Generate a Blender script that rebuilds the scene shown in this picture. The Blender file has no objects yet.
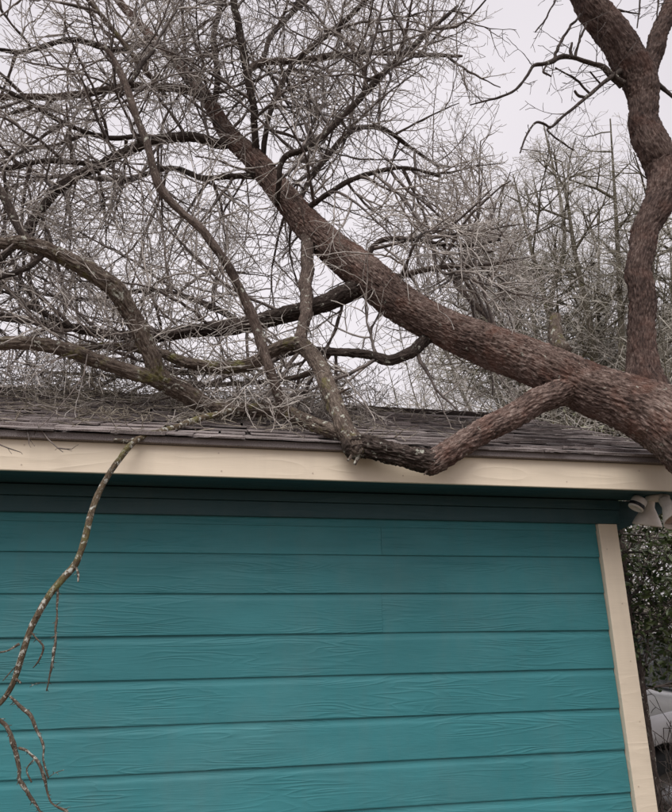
import bpy, math, random
import numpy as np
from mathutils import Vector, Matrix

random.seed(7)
rng = np.random.default_rng(7)
S = bpy.context.scene
C = S.collection

# ------------------------------------------------------------------ camera
EYE = np.array([0.0, 0.0, 1.65])
FPX, YAW, PITCH, ROLL = 612.05, 0.18391, 0.31414, -0.00428
_f = np.array([math.sin(YAW)*math.cos(PITCH), math.cos(YAW)*math.cos(PITCH), math.sin(PITCH)])
_r = np.cross(_f, [0, 0, 1]); _r /= np.linalg.norm(_r)
_u = np.cross(_r, _f)
CR = math.cos(ROLL)*_r + math.sin(ROLL)*_u
CU = -math.sin(ROLL)*_r + math.cos(ROLL)*_u
cam = bpy.data.cameras.new('camera')
cam.sensor_fit = 'VERTICAL'; cam.sensor_height = 36.0
cam.lens = 36.0*FPX/812.0
cam.clip_start = 0.05; cam.clip_end = 3000
co = bpy.data.objects.new('camera', cam); C.objects.link(co)
co.matrix_world = Matrix(((CR[0], CU[0], -_f[0], EYE[0]), (CR[1], CU[1], -_f[1], EYE[1]),
                          (CR[2], CU[2], -_f[2], EYE[2]), (0, 0, 0, 1)))
S.camera = co

# ------------------------------------------------------------------ sky and sun (overcast)
SUN_EL, SUN_AZ = math.radians(57), math.radians(200)     # azimuth from +Y, clockwise: behind the camera
W = bpy.data.worlds.new('World'); S.world = W; W.use_nodes = True
nt = W.node_tree; nt.nodes.clear()
sky = nt.nodes.new('ShaderNodeTexSky'); sky.sky_type = 'NISHITA'; sky.sun_disc = False
sky.sun_elevation = SUN_EL; sky.sun_rotation = SUN_AZ
sky.air_density = 1.0; sky.dust_density = 4.0
hs = nt.nodes.new('ShaderNodeHueSaturation'); hs.inputs['Saturation'].default_value = 0.0
nt.links.new(sky.outputs[0], hs.inputs['Color'])
tc = nt.nodes.new('ShaderNodeTexCoord')
cl = nt.nodes.new('ShaderNodeTexNoise'); cl.inputs['Scale'].default_value = 1.6; cl.inputs['Detail'].default_value = 4
nt.links.new(tc.outputs['Generated'], cl.inputs['Vector'])
cr = nt.nodes.new('ShaderNodeValToRGB')
cr.color_ramp.elements[0].position = 0.3; cr.color_ramp.elements[0].color = (8.45, 7.95, 8.5, 1)
cr.color_ramp.elements[1].position = 0.7; cr.color_ramp.elements[1].color = (10.4, 9.9, 10.4, 1)
nt.links.new(cl.outputs['Fac'], cr.inputs['Fac'])
mx = nt.nodes.new('ShaderNodeMix'); mx.data_type = 'RGBA'; mx.inputs['Factor'].default_value = 0.9
nt.links.new(hs.outputs[0], mx.inputs[6]); nt.links.new(cr.outputs[0], mx.inputs[7])
bg = nt.nodes.new('ShaderNodeBackground'); bg.inputs['Strength'].default_value = 0.0545
nt.links.new(mx.outputs[2], bg.inputs['Color'])
wo = nt.nodes.new('ShaderNodeOutputWorld'); nt.links.new(bg.outputs[0], wo.inputs['Surface'])
sun = bpy.data.lights.new('sun', 'SUN'); sun.energy = 1.5; sun.angle = math.radians(48); sun.color = (1.0, 0.97, 0.93)
so = bpy.data.objects.new('sun', sun); C.objects.link(so)
sd = Vector((math.sin(SUN_AZ)*math.cos(SUN_EL), math.cos(SUN_AZ)*math.cos(SUN_EL), math.sin(SUN_EL)))
so.rotation_euler = sd.to_track_quat('Z', 'Y').to_euler()
S.view_settings.view_transform = 'Standard'; S.view_settings.look = 'None'
S.view_settings.gamma = 1.0; S.view_settings.exposure = 0.80
S.view_settings.use_curve_mapping = False
S.render.engine = 'CYCLES'
S.render.resolution_x = 847; S.render.resolution_y = 1024

# ------------------------------------------------------------------ helpers
def P(px, py, Y):
    """point on the photo ray through (px,py) at depth Y (world Y, across the wall)"""
    v = (px-336)/FPX*CR - (py-406)/FPX*CU + _f
    return EYE + v*(Y/v[1])
def depth(p): return float((np.asarray(p)-EYE) @ _f)
def project(p):
    d = np.asarray(p)-EYE; z = d @ _f
    return 336+FPX*(d @ CR)/z, 406-FPX*(d @ CU)/z

def tag(o, label=None, cat=None, group=None, kind=None):
    if label: o['label'] = label
    if cat: o['category'] = cat
    if group: o['group'] = group
    if kind: o['kind'] = kind
    return o
def empty(name, loc=(0, 0, 0)):
    o = bpy.data.objects.new(name, None); C.objects.link(o); o.location = loc; o.empty_display_size = 0.1
    return o
def link(name, me, mat=None, parent=None, loc=None, rot=None):
    o = bpy.data.objects.new(name, me); C.objects.link(o)
    if mat and not me.materials: me.materials.append(mat)
    if parent:
        o.parent = parent
        o.matrix_parent_inverse = parent.matrix_basis.inverted()
    if loc is not None: o.location = loc
    if rot is not None: o.rotation_euler = rot
    return o
def mesh_py(name, verts, faces, smooth=False):
    me = bpy.data.meshes.new(name); me.from_pydata([tuple(map(float, v)) for v in verts], [], faces)
    if smooth: me.shade_smooth()
    me.update(); return me
def mesh_np(name, verts, faces, smooth=True, attrs=None):
    """faces: (n,k) int array, all the same size"""
    me = bpy.data.meshes.new(name); n, k = faces.shape
    me.vertices.add(len(verts)); me.vertices.foreach_set('co', np.asarray(verts, np.float32).ravel())
    me.loops.add(n*k); me.loops.foreach_set('vertex_index', faces.astype(np.int32).ravel())
    me.polygons.add(n); me.polygons.foreach_set('loop_start', np.arange(0, n*k, k, dtype=np.int32))
    me.polygons.foreach_set('loop_total', np.full(n, k, np.int32))
    for nm, a in (attrs or {}).items():
        if a.ndim == 2:
            at = me.attributes.new(nm, 'FLOAT_VECTOR', 'POINT'); at.data.foreach_set('vector', a.astype(np.float32).ravel())
        else:
            at = me.attributes.new(nm, 'FLOAT', 'POINT'); at.data.foreach_set('value', a.astype(np.float32))
    me.update(calc_edges=True)
    if smooth: me.polygons.foreach_set('use_smooth', np.ones(n, bool))
    me.validate(); return me
def box(x0, x1, y0, y1, z0, z1):
    v = [(x, y, z) for z in (z0, z1) for y in (y0, y1) for x in (x0, x1)]
    f = [(0, 2, 3, 1), (4, 5, 7, 6), (0, 1, 5, 4), (2, 6, 7, 3), (0, 4, 6, 2), (1, 3, 7, 5)]
    return v, f
def bevel(o, w=0.003, seg=2):
    m = o.modifiers.new('bevel', 'BEVEL'); m.width = w; m.segments = seg; m.limit_method = 'ANGLE'
    return o
def boxobj(name, b, mat, parent=None, bev=0.003):
    o = link(name, mesh_py(name, *box(*b)), mat, parent)
    if bev: bevel(o, bev)
    return o
def prism(poly, a0, a1, axis='x'):
    """poly in the two other axes, extruded along axis"""
    n = len(poly); v = []
    for a in (a0, a1):
        for p, q in poly:
            v.append((a, p, q) if axis == 'x' else (p, a, q) if axis == 'y' else (p, q, a))
    f = [tuple(range(n))[::-1], tuple(range(n, 2*n))] + [(i, (i+1) % n, n+(i+1) % n, n+i) for i in range(n)]
    return v, f
def fix_normals(me):
    import bmesh
    bm = bmesh.new(); bm.from_mesh(me); bmesh.ops.recalc_face_normals(bm, faces=bm.faces); bm.to_mesh(me); bm.free()
    return me

# --- numpy noise
def _hash(ix, iy, iz, s):
    h = (ix.astype(np.int64)*374761393 + iy.astype(np.int64)*668265263 + iz.astype(np.int64)*2147483647 + s*974711) & 0xffffffff
    h = ((h ^ (h >> 13))*1274126177) & 0xffffffff
    h = ((h ^ (h >> 16))*2246822519) & 0xffffffff
    return ((h ^ (h >> 15)) & 0xffffff)/float(0xffffff)
def vnoise(p, s=0):
    i = np.floor(p); f = p-i; f = f*f*(3-2*f); i = i.astype(np.int64); r = 0
    for dx in (0, 1):
        for dy in (0, 1):
            for dz in (0, 1):
                w = (f[:, 0] if dx else 1-f[:, 0])*(f[:, 1] if dy else 1-f[:, 1])*(f[:, 2] if dz else 1-f[:, 2])
                r = r + w*_hash(i[:, 0]+dx, i[:, 1]+dy, i[:, 2]+dz, s)
    return r
def fbm(p, o=3, s=0):
    r = 0; a = 0.5; t = 0
    for k in range(o): r = r+a*vnoise(p*2**k, s+k); t += a; a *= .5
    return r/t
def worley(p, s=0):
    i = np.floor(p).astype(np.int64); d1 = np.full(len(p), 9.); d2 = d1.copy()
    for dx in (-1, 0, 1):
        for dy in (-1, 0, 1):
            for dz in (-1, 0, 1):
                jx, jy, jz = i[:, 0]+dx, i[:, 1]+dy, i[:, 2]+dz
                q = np.stack([jx+_hash(jx, jy, jz, s), jy+_hash(jx, jy, jz, s+11), jz+_hash(jx, jy, jz, s+23)], 1)
                d = np.sqrt(((q-p)**2).sum(1))
                d2 = np.where(d < d1, d1, np.minimum(d2, d)); d1 = np.minimum(d1, d)
    return d2-d1

# ------------------------------------------------------------------ materials
def new_mat(name):
    m = bpy.data.materials.new(name); m.use_nodes = True
    n = m.node_tree.nodes; b = n['Principled BSDF']
    return m, m.node_tree, b
def N(t, kind, **kw):
    n = t.nodes.new(kind)
    for k, v in kw.items():
        if k in n.inputs: n.inputs[k].default_value = v
        else: setattr(n, k, v)
    return n
def ramp(t, fac, stops):
    r = t.nodes.new('ShaderNodeValToRGB'); e = r.color_ramp.elements
    while len(e) < len(stops): e.new(0.5)
    for el, (p, c) in zip(e, stops): el.position = p; el.color = (*c, 1) if len(c) == 3 else c
    t.links.new(fac, r.inputs['Fac']); return r
def mixc(t, fac, a, b, mode='MIX'):
    m = t.nodes.new('ShaderNodeMix'); m.data_type = 'RGBA'; m.blend_type = mode
    for sock, v in ((0, fac), (6, a), (7, b)):
        if hasattr(v, 'links'): t.links.new(v, m.inputs[sock])
        else: m.inputs[sock].default_value = v if sock == 0 else (*v, 1)
    return m.outputs[2]
def math_(t, op, a, b=None, clamp=False):
    m = t.nodes.new('ShaderNodeMath'); m.operation = op; m.use_clamp = clamp
    for i, v in enumerate((a, b)):
        if v is None: continue
        if hasattr(v, 'links'): t.links.new(v, m.inputs[i])
        else: m.inputs[i].default_value = v
    return m.outputs[0]
def mapping(t, vec, scale=(1, 1, 1), loc=(0, 0, 0)):
    m = t.nodes.new('ShaderNodeMapping'); m.inputs['Scale'].default_value = scale; m.inputs['Location'].default_value = loc
    t.links.new(vec, m.inputs['Vector']); return m.outputs[0]

def paint(name, col, rough, grain_h=0.0, dirt=0.25, grain_scale=(1.3, 1.0, 16.0), rings=9.0):
    """brush paint over embossed wood-grain board: contour lines of a stretched noise make the cathedral grain"""
    m, t, b = new_mat(name)
    tcn = t.nodes.new('ShaderNodeTexCoord'); oi = t.nodes.new('ShaderNodeObjectInfo')
    off = t.nodes.new('ShaderNodeVectorMath'); off.operation = 'MULTIPLY_ADD'
    cmb = t.nodes.new('ShaderNodeCombineXYZ')
    for i in range(3): t.links.new(oi.outputs['Random'], cmb.inputs[i])
    t.links.new(cmb.outputs[0], off.inputs[0]); off.inputs[1].default_value = (37, 11, 23)
    t.links.new(tcn.outputs['Object'], off.inputs[2])
    v = off.outputs[0]
    n1 = N(t, 'ShaderNodeTexNoise', Scale=1.0, Detail=1.5, Roughness=0.45, Distortion=0.25)
    t.links.new(mapping(t, v, grain_scale), n1.inputs['Vector'])
    ring = math_(t, 'PINGPONG', math_(t, 'MULTIPLY', n1.outputs['Fac'], rings), 0.5)
    sharp = math_(t, 'POWER', math_(t, 'MULTIPLY', ring, 2.0), 2.2)
    n2 = N(t, 'ShaderNodeTexNoise', Scale=1.0, Detail=3.0)
    t.links.new(mapping(t, v, (14, 30, 260)), n2.inputs['Vector'])
    # grain is embossed in patches only
    n4 = N(t, 'ShaderNodeTexNoise', Scale=1.0, Detail=1.0)
    t.links.new(mapping(t, v, (2.0, 3, 7)), n4.inputs['Vector'])
    patch = ramp(t, n4.outputs['Fac'], [(0.40, (0.12,)*3), (0.62, (1,)*3)]).outputs[0]
    hgt = math_(t, 'ADD', math_(t, 'MULTIPLY', sharp, patch), math_(t, 'MULTIPLY', n2.outputs['Fac'], 0.35))
    bp = N(t, 'ShaderNodeBump', Strength=1.0, Distance=grain_h)
    t.links.new(hgt, bp.inputs['Height']); t.links.new(bp.outputs[0], b.inputs['Normal'])
    n3 = N(t, 'ShaderNodeTexNoise', Scale=1.0, Detail=5.0, Roughness=0.65)
    t.links.new(mapping(t, v, (2.2, 3, 9)), n3.inputs['Vector'])
    dark = tuple(c*(1-dirt) for c in col); lite = tuple(min(1, c*(1+dirt*.55)+0.006) for c in col)
    rc = ramp(t, n3.outputs['Fac'], [(0.25, dark), (0.75, lite)])
    tint = t.nodes.new('ShaderNodeHueSaturation')
    t.links.new(rc.outputs[0], tint.inputs['Color'])
    t.links.new(math_(t, 'ADD', math_(t, 'MULTIPLY', oi.outputs['Random'], 0.14), 0.93), tint.inputs['Value'])
    gp_ = t.nodes.new('ShaderNodeNewGeometry')
    ns = N(t, 'ShaderNodeTexNoise', Scale=1.0, Detail=4.0, Roughness=0.6)
    t.links.new(mapping(t, gp_.outputs['Position'], (11, 4, .9)), ns.inputs['Vector'])
    nd = N(t, 'ShaderNodeTexNoise', Scale=1.3, Detail=6.0, Roughness=0.7); t.links.new(gp_.outputs['Position'], nd.inputs['Vector'])
    st_ = math_(t, 'MULTIPLY', ramp(t, ns.outputs['Fac'], [(0.5, (0, 0, 0)), (0.8, (1, 1, 1))]).outputs[0], 0.10)
    c_ = mixc(t, st_, tint.outputs[0], (0.16, 0.15, 0.13))
    c_ = mixc(t, math_(t, 'MULTIPLY', ramp(t, nd.outputs['Fac'], [(0.48, (0, 0, 0)), (0.75, (1, 1, 1))]).outputs[0], 0.07), c_, (0.40, 0.38, 0.34))
    t.links.new(c_, b.inputs['Base Color'])
    b.inputs['Roughness'].default_value = rough
    b.inputs['Specular IOR Level'].default_value = 0.35
    return m

def bark(name, dark, mid, light, lichen=0.0, lichen_col=(0.42, 0.42, 0.36), moss=0.0, bump=0.006, scale=1.0, red=0.0, lsc=26.0):
    m, t, b = new_mat(name)
    at = t.nodes.new('ShaderNodeAttribute'); at.attribute_name = 'bk'
    v = at.outputs['Vector']
    tcn = t.nodes.new('ShaderNodeTexCoord'); w = tcn.outputs['Object']
    nf = N(t, 'ShaderNodeTexNoise', Scale=125*scale, Detail=6.0, Roughness=0.72, Distortion=0.8)
    t.links.new(mapping(t, v, (1, 1, .22)), nf.inputs['Vector'])
    nl = N(t, 'ShaderNodeTexNoise', Scale=5.0, Detail=4.0, Roughness=0.6)
    t.links.new(w, nl.inputs['Vector'])
    fac = math_(t, 'ADD', math_(t, 'MULTIPLY', nf.outputs['Fac'], 0.72), math_(t, 'MULTIPLY', nl.outputs['Fac'], 0.28))
    c = ramp(t, fac, [(0.40, dark), (0.515, mid), (0.66, light)]).outputs[0]
    if red:
        nr = N(t, 'ShaderNodeTexNoise', Scale=7.0, Detail=4.0, Roughness=0.6); t.links.new(mapping(t, w, loc=(3, 1, 7)), nr.inputs['Vector'])
        c = mixc(t, math_(t, 'MULTIPLY', ramp(t, nr.outputs['Fac'], [(0.5, (0, 0, 0)), (0.72, (1, 1, 1))]).outputs[0], red), c, (0.20, 0.075, 0.045))
    if lichen:
        n5 = N(t, 'ShaderNodeTexNoise', Scale=lsc, Detail=5.0, Roughness=0.7); t.links.new(w, n5.inputs['Vector'])
        c = mixc(t, ramp(t, n5.outputs['Fac'], [(0.64-0.2*lichen, (0, 0, 0)), (0.70-0.2*lichen, (1, 1, 1))]).outputs[0], c, lichen_col)
    if moss:
        n6 = N(t, 'ShaderNodeTexNoise', Scale=11.0, Detail=5.0, Roughness=0.65); t.links.new(mapping(t, w, loc=(9, 2, 4)), n6.inputs['Vector'])
        c = mixc(t, math_(t, 'MULTIPLY', ramp(t, n6.outputs['Fac'], [(0.62-0.25*moss, (0, 0, 0)), (0.74-0.2*moss, (1, 1, 1))]).outputs[0], 0.8), c, (0.15, 0.14, 0.045))
    t.links.new(c, b.inputs['Base Color'])
    bp = N(t, 'ShaderNodeBump', Strength=1.0, Distance=bump); t.links.new(nf.outputs['Fac'], bp.inputs['Height'])
    t.links.new(bp.outputs[0], b.inputs['Normal'])
    b.inputs['Roughness'].default_value = 0.85; b.inputs['Specular IOR Level'].default_value = 0.25
    return m

def twigmat(name, dark, light, ice=0.0):
    m, t, b = new_mat(name)
    tcn = t.nodes.new('ShaderNodeTexCoord')
    n = N(t, 'ShaderNodeTexNoise', Scale=14.0, Detail=5.0, Roughness=0.75); t.links.new(tcn.outputs['Object'], n.inputs['Vector'])
    c = ramp(t, n.outputs['Fac'], [(0.34, dark), (0.66, light)]).outputs[0]
    t.links.new(c, b.inputs['Base Color'])
    b.inputs['Roughness'].default_value = 0.6; b.inputs['Specular IOR Level'].default_value = 0.4
    b.inputs['Coat Weight'].default_value = ice; b.inputs['Coat Roughness'].default_value = 0.15
    return m

def plain(name, col, rough=0.6, metal=0.0, var=0.15, scale=8.0, bump=0.0, bscale=120.0, coat=0.0):
    m, t, b = new_mat(name)
    tcn = t.nodes.new('ShaderNodeTexCoord')
    n = N(t, 'ShaderNodeTexNoise', Scale=scale, Detail=5.0, Roughness=0.65); t.links.new(tcn.outputs['Object'], n.inputs['Vector'])
    c = ramp(t, n.outputs['Fac'], [(0.3, tuple(x*(1-var) for x in col)), (0.7, tuple(min(1, x*(1+var)) for x in col))]).outputs[0]
    t.links.new(c, b.inputs['Base Color'])
    b.inputs['Roughness'].default_value = rough; b.inputs['Metallic'].default_value = metal; b.inputs['Coat Weight'].default_value = coat
    if bump:
        n2 = N(t, 'ShaderNodeTexNoise', Scale=bscale, Detail=3.0); t.links.new(tcn.outputs['Object'], n2.inputs['Vector'])
        bp = N(t, 'ShaderNodeBump', Strength=1.0, Distance=bump); t.links.new(n2.outputs['Fac'], bp.inputs['Height'])
        t.links.new(bp.outputs[0], b.inputs['Normal'])
    return m

def shingle_mat():
    m, t, b = new_mat('asphalt_shingle')
    g = t.nodes.new('ShaderNodeNewGeometry'); oi = t.nodes.new('ShaderNodeObjectInfo')
    v = g.outputs['Position']
    n = N(t, 'ShaderNodeTexNoise', Scale=330.0, Detail=2.0, Roughness=0.8); t.links.new(v, n.inputs['Vector'])
    n2 = N(t, 'ShaderNodeTexNoise', Scale=3.0, Detail=5.0, Roughness=0.7); t.links.new(v, n2.inputs['Vector'])
    c = ramp(t, n.outputs['Fac'], [(0.3, (0.045, 0.038, 0.037)), (0.5, (0.155, 0.13, 0.126)), (0.72, (0.36, 0.32, 0.30))]).outputs[0]
    hsn = t.nodes.new('ShaderNodeHueSaturation'); t.links.new(c, hsn.inputs['Color'])
    val = math_(t, 'ADD', math_(t, 'MULTIPLY', oi.outputs['Random'], 0.75), math_(t, 'ADD', math_(t, 'MULTIPLY', n2.outputs['Fac'], 0.9), 0.45))
    t.links.new(val, hsn.inputs['Value'])
    t.links.new(hsn.outputs[0], b.inputs['Base Color'])
    bp = N(t, 'ShaderNodeBump', Strength=0.8, Distance=0.002); t.links.new(n.outputs['Fac'], bp.inputs['Height'])
    t.links.new(bp.outputs[0], b.inputs['Normal']); b.inputs['Roughness'].default_value = 0.9
    return m

M_teal = paint('teal_paint', (0.038, 0.199, 0.219), 0.60, 0.0014, 0.14, (1.9, 1.0, 21.0), 10.0)
M_tealshade = paint('shaded_teal_paint', (0.027, 0.076, 0.086), 0.55, 0.0012, 0.10, (1.5, 1, 10), 7)  # wall teal darkened: the shade under the eave is put into the colour
M_beige = paint('beige_paint', (0.80, 0.685, 0.535), 0.58, 0.0012, 0.07, (1.6, 9, 9), 6)
M_shingle = shingle_mat()
M_trunk = bark('fallen_trunk_bark', (0.030, 0.019, 0.016), (0.150, 0.100, 0.083), (0.42, 0.335, 0.295), lichen=0.02, bump=0.008, red=0.38)
M_rise = bark('rising_limb_bark', (0.022, 0.013, 0.011), (0.085, 0.054, 0.045), (0.24, 0.18, 0.155), lichen=0.0, bump=0.007, red=0.2)
M_limb = bark('limb_bark', (0.028, 0.019, 0.016), (0.10, 0.072, 0.059), (0.25, 0.20, 0.17), lichen=0.2, bump=0.004, scale=1.5)
M_dark = bark('dark_limb_bark', (0.016, 0.011, 0.009), (0.05, 0.036, 0.030), (0.16, 0.125, 0.108), lichen=0.2, bump=0.004, scale=1.5)
M_lichen = bark('lichen_limb_bark', (0.032, 0.022, 0.018), (0.11, 0.082, 0.065), (0.28, 0.235, 0.195), lichen=0.28, moss=0.25, bump=0.004, scale=1.5)
M_hang = bark('spotted_branch_bark', (0.035, 0.024, 0.016), (0.12, 0.088, 0.056), (0.27, 0.215, 0.15), lichen=0.50, lichen_col=(0.50, 0.50, 0.45), moss=0.40, bump=0.004, scale=2.2, lsc=42.0)
M_hangtwig = bark('spotted_twig_bark', (0.035, 0.024, 0.018), (0.10, 0.075, 0.055), (0.26, 0.21, 0.165), lichen=0.42, lichen_col=(0.42, 0.42, 0.37), bump=0.003, scale=2.4, lsc=70.0)
M_twig = twigmat('bare_twig', (0.12, 0.098, 0.085), (0.56, 0.50, 0.455), ice=0.25)
M_brush = twigmat('roof_brush_twig', (0.07, 0.056, 0.042), (0.40, 0.35, 0.28), ice=0.15)
M_twigpale = twigmat('pale_twig', (0.25, 0.215, 0.188), (0.72, 0.665, 0.61), ice=0.35)
M_twigdark = twigmat('dark_twig', (0.035, 0.026, 0.023), (0.20, 0.16, 0.14), ice=0.1)
M_bgtwig = twigmat('far_twig', (0.25, 0.225, 0.185), (0.62, 0.58, 0.51), ice=0.2)
M_bgbark = bark('far_tree_bark', (0.05, 0.043, 0.032), (0.15, 0.13, 0.10), (0.32, 0.29, 0.235), lichen=0.3, moss=0.25, bump=0.006)

# ------------------------------------------------------------------ the setting: ground
def ground():
    n = 140
    t = np.linspace(-1, 1, n); g = np.sign(t)*(np.abs(t)**2.6)*400
    X, Y = np.meshgrid(g+3, g+4); Z = (fbm(np.stack([X.ravel()*.5, Y.ravel()*.5, 0*X.ravel()], 1), 3)-0.5)*0.10
    Z[(np.abs(X.ravel()) < 4.5) & (Y.ravel() > 2.2) & (Y.ravel() < 7)] *= 0.3
    v = np.stack([X.ravel(), Y.ravel(), Z-0.02], 1)
    i = np.arange(n*n).reshape(n, n)
    f = np.stack([i[:-1, :-1], i[:-1, 1:], i[1:, 1:], i[1:, :-1]], -1).reshape(-1, 4)
    m, tt, b = new_mat('leaf_litter_ground')
    tcn = tt.nodes.new('ShaderNodeTexCoord')
    n1 = N(tt, 'ShaderNodeTexNoise', Scale=1.2, Detail=7.0, Roughness=0.7); tt.links.new(tcn.outputs['Object'], n1.inputs['Vector'])
    vo = N(tt, 'ShaderNodeTexVoronoi', Scale=22.0); tt.links.new(tcn.outputs['Object'], vo.inputs['Vector'])
    c = ramp(tt, n1.outputs['Fac'], [(0.35, (0.05, 0.038, 0.025)), (0.55, (0.10, 0.078, 0.05)), (0.7, (0.085, 0.085, 0.04))]).outputs[0]
    c2 = mixc(tt, 0.35, c, ramp(tt, vo.outputs['Color'], [(0.2, (0.045, 0.033, 0.02)), (0.8, (0.20, 0.15, 0.095))]).outputs[0])
    tt.links.new(c2, b.inputs['Base Color']); b.inputs['Roughness'].default_value = 0.95
    bp = N(tt, 'ShaderNodeBump', Strength=1.0, Distance=0.03); tt.links.new(vo.outputs['Distance'], bp.inputs['Height']); tt.links.new(bp.outputs[0], b.inputs['Normal'])
    o = link('ground', mesh_np('ground', v, f), m); tag(o, kind='structure')
ground()

# ------------------------------------------------------------------ the shed
EZ = 1.65
YW, YF = 2.974, 2.637                       # wall plane, fascia plane
ZFB, ZFT = EZ+0.5255, EZ+0.6545             # fascia bottom, top
XL, XT0, XR = -3.05, 1.949, 2.057           # left end, corner trim inner edge, corner
YB = 6.13                                   # back wall
SL = 0.40                                   # roof slope (rise over run)
YE, YR = 2.605, 4.55                        # eave edge, ridge
XRL, XRR = -3.45, 2.50
def zroof(y): return EZ+0.690+SL*((y if y < YR else 2*YR-y)-YE)
shed = empty('shed', (0, 4.5, 0))
tag(shed, 'teal lap-sided shed with beige fascia and brown shingle roof under the fallen tree', 'shed')

core = link('wall', fix_normals(mesh_py('wall', *prism([(YW+.016, 0.05), (YB, 0.05), (YB, ZFB+.03), (YR, zroof(YR)-.10), (YW+.016, ZFB+.03)], XL+.02, XR-.025, 'x'))), M_tealshade, shed)

EXP = 0.178
ZA = EZ+0.2266
def board_mesh(name, L):
    """Dutch-lap profile, swept along x; y=0 is the board's face, -y is outward"""
    h = EXP
    prof = [(0.016, 0.003), (0.001, 0.003), (-0.0012, 0.0045), (-0.002, 0.008), (0.0, h*.5), (0.0015, h-.034), (0.0020, h-.029), (0.0032, h-.0245),
            (0.0048, h-.0195), (0.0058, h-.014), (0.0064, h-.006), (0.007, h+.0125), (0.016, h+.0125)]
    ns = max(2, int(L/0.12)); v = []; f = []; k = len(prof)
    ph = random.random()*9
    for i in range(ns+1):
        x = L*i/ns
        wv = 0.0012*math.sin(x*1.7+ph)+0.0007*math.sin(x*4.1+ph*2)      # boards are never dead flat
        for y, z in prof: v.append((x, y+(wv if y < .012 else 0), z+0.0006*math.sin(x*2.3+ph)))
    for i in range(ns):
        for j in range(k): f.append((i*k+j, (i+1)*k+j, (i+1)*k+(j+1) % k, i*k+(j+1) % k))
    f += [tuple(range(k))[::-1], tuple(range(ns*k, ns*k+k))]
    return fix_normals(mesh_py(name, v, f))
XJ = float(P(383, 610, YW)[0])
row = 0; z = ZA
rows = []
while True:
    rows.append(z); z -= EXP
    if z < 0.12: break
joints = {0: XJ, 1: -2.2, 2: XJ-.004, 3: None, 4: -2.4, 5: None, 6: -2.0}
for r, z in enumerate(rows):
    j = joints.get(r, XJ-0.8*(r % 3))
    spans = [(XL, XT0-.004)] if j is None else [(XL, j-.0004), (j+.0004, XT0-.004)]
    for a, c in spans:
        o = link('siding_board', board_mesh('siding_board', c-a), M_teal, core, loc=(a, YW+random.uniform(-.0008, .0008), z))
# narrow ripped strip under the frieze
ztop = float(P(100, 521, YW-.008)[2]) if False else ZA+EXP*0.77
v, f = prism([(YW-.003, ztop), (YW+.014, ztop), (YW+.014, ZA+EXP+.02), (YW-.001, ZA+EXP+.02)], XL, XT0-.004, 'x')
o = link('ripped_board', fix_normals(mesh_py('ripped_board', v, f)), M_teal, core)
# frieze: two stepped boards below the soffit
boxobj('frieze_board', (XL, XR+.020, YW-.026, YW+.012, EZ+.402, EZ+.474), M_tealshade, shed)
boxobj('frieze_board', (XL, XR+.022, YW-.040, YW+.012, EZ+.475, ZFB-.001), M_tealshade, shed)
# corner trim
boxobj('corner_trim', (XT0, XR, YW-.024, YW+.012, 0.10, EZ+.400), M_beige, shed, .0025)
boxobj('corner_trim', (XR-.024, XR+.001, YW+.0135, YW+.10, 0.10, EZ+.40), M_beige, shed, .0025)
# soffit boards (grooved) and fascia
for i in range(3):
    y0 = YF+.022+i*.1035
    boxobj('soffit_board', (XRL+.02, XRR-.024, y0, y0+.1005, ZFB+.004, ZFB+.016), M_tealshade, shed, .002)
boxobj('fascia', (XRL, XRR, YF, YF+.020, ZFB-.001, ZFT), M_beige, shed, .003)
M_nail = plain('painted_nail_head', (0.56, 0.46, 0.36), .6)
nail = fix_normals(mesh_py('nail', *prism([(.0035*math.cos(a), .0035*math.sin(a)) for a in np.linspace(0, 6.2832, 9)[:-1]], 0, .003, 'y')))
for i in range(15):
    for dz in (.03, .098):
        if random.random() < .8: link('nail', nail, M_nail, shed, loc=(XRL+.2+i*.405+random.uniform(-.02, .02), YF-.0012, ZFB+dz+random.uniform(-.008, .008)))
for i in range(7):
    link('nail', nail, M_nail, shed, loc=(XT0+random.choice((.025, .08))+random.uniform(-.006, .006), YW-.0252, .3+i*.27))
# eave return at the gable corner, slanting up to the right
pc = [(XR+.004, ZFB+.002), (XRR-.026, ZFB+.002), (XRR-.03, ZFB-.02), (XR+.004, float(P(620, 531, YW-.02)[2]))]
o = link('eave_return', fix_normals(mesh_py('eave_return', *prism(pc, YW-.006, YW+.018, 'y'))), M_tealshade, shed); bevel(o, .002)
# gable siding on the right, with the gable end closed above
side = 12
for r, z in enumerate(rows):
    o = link('siding_board', board_mesh('siding_board', YB-YW-.12), M_teal, core, loc=(XR-.012, YW+.105, z), rot=(0, 0, math.radians(90)))
# rake boards
for (xa, xb) in ((XRR-.022, XRR-.001), (XRL+.001, XRL+.022)):
    for ya, yb in ((YF+.022, YR), (YR, 2*YR-YF)):
        za, zb = zroof(ya)-.045, zroof(yb)-.045
        o = link('rake_board', fix_normals(mesh_py('rake_board', *prism([(ya, za-.12), (yb, zb-.12), (yb, zb+.02), (ya, za+.02)], xa, xb, 'x'))), M_beige, shed)
# roof deck, and the starter course that caps the eave
deck = [(YE+.012, zroof(YE)-.034), (YR, zroof(YR)-.034), (2*YR-YE, zroof(YE)-.034), (2*YR-YE, zroof(YE)-.016), (YR, zroof(YR)-.012), (YE+.012, zroof(YE)-.014)]
roof = link('roof', fix_normals(mesh_py('roof', *prism(deck, XRL+.03, XRR-.026, 'x'))), M_shingle, shed)
boxobj('eave_edge', (XRL-.004, XRR+.004, YE+.001, YF+.0195, ZFT+.0008, zroof(YE)-.004), M_shingle, roof, .004)
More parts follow.
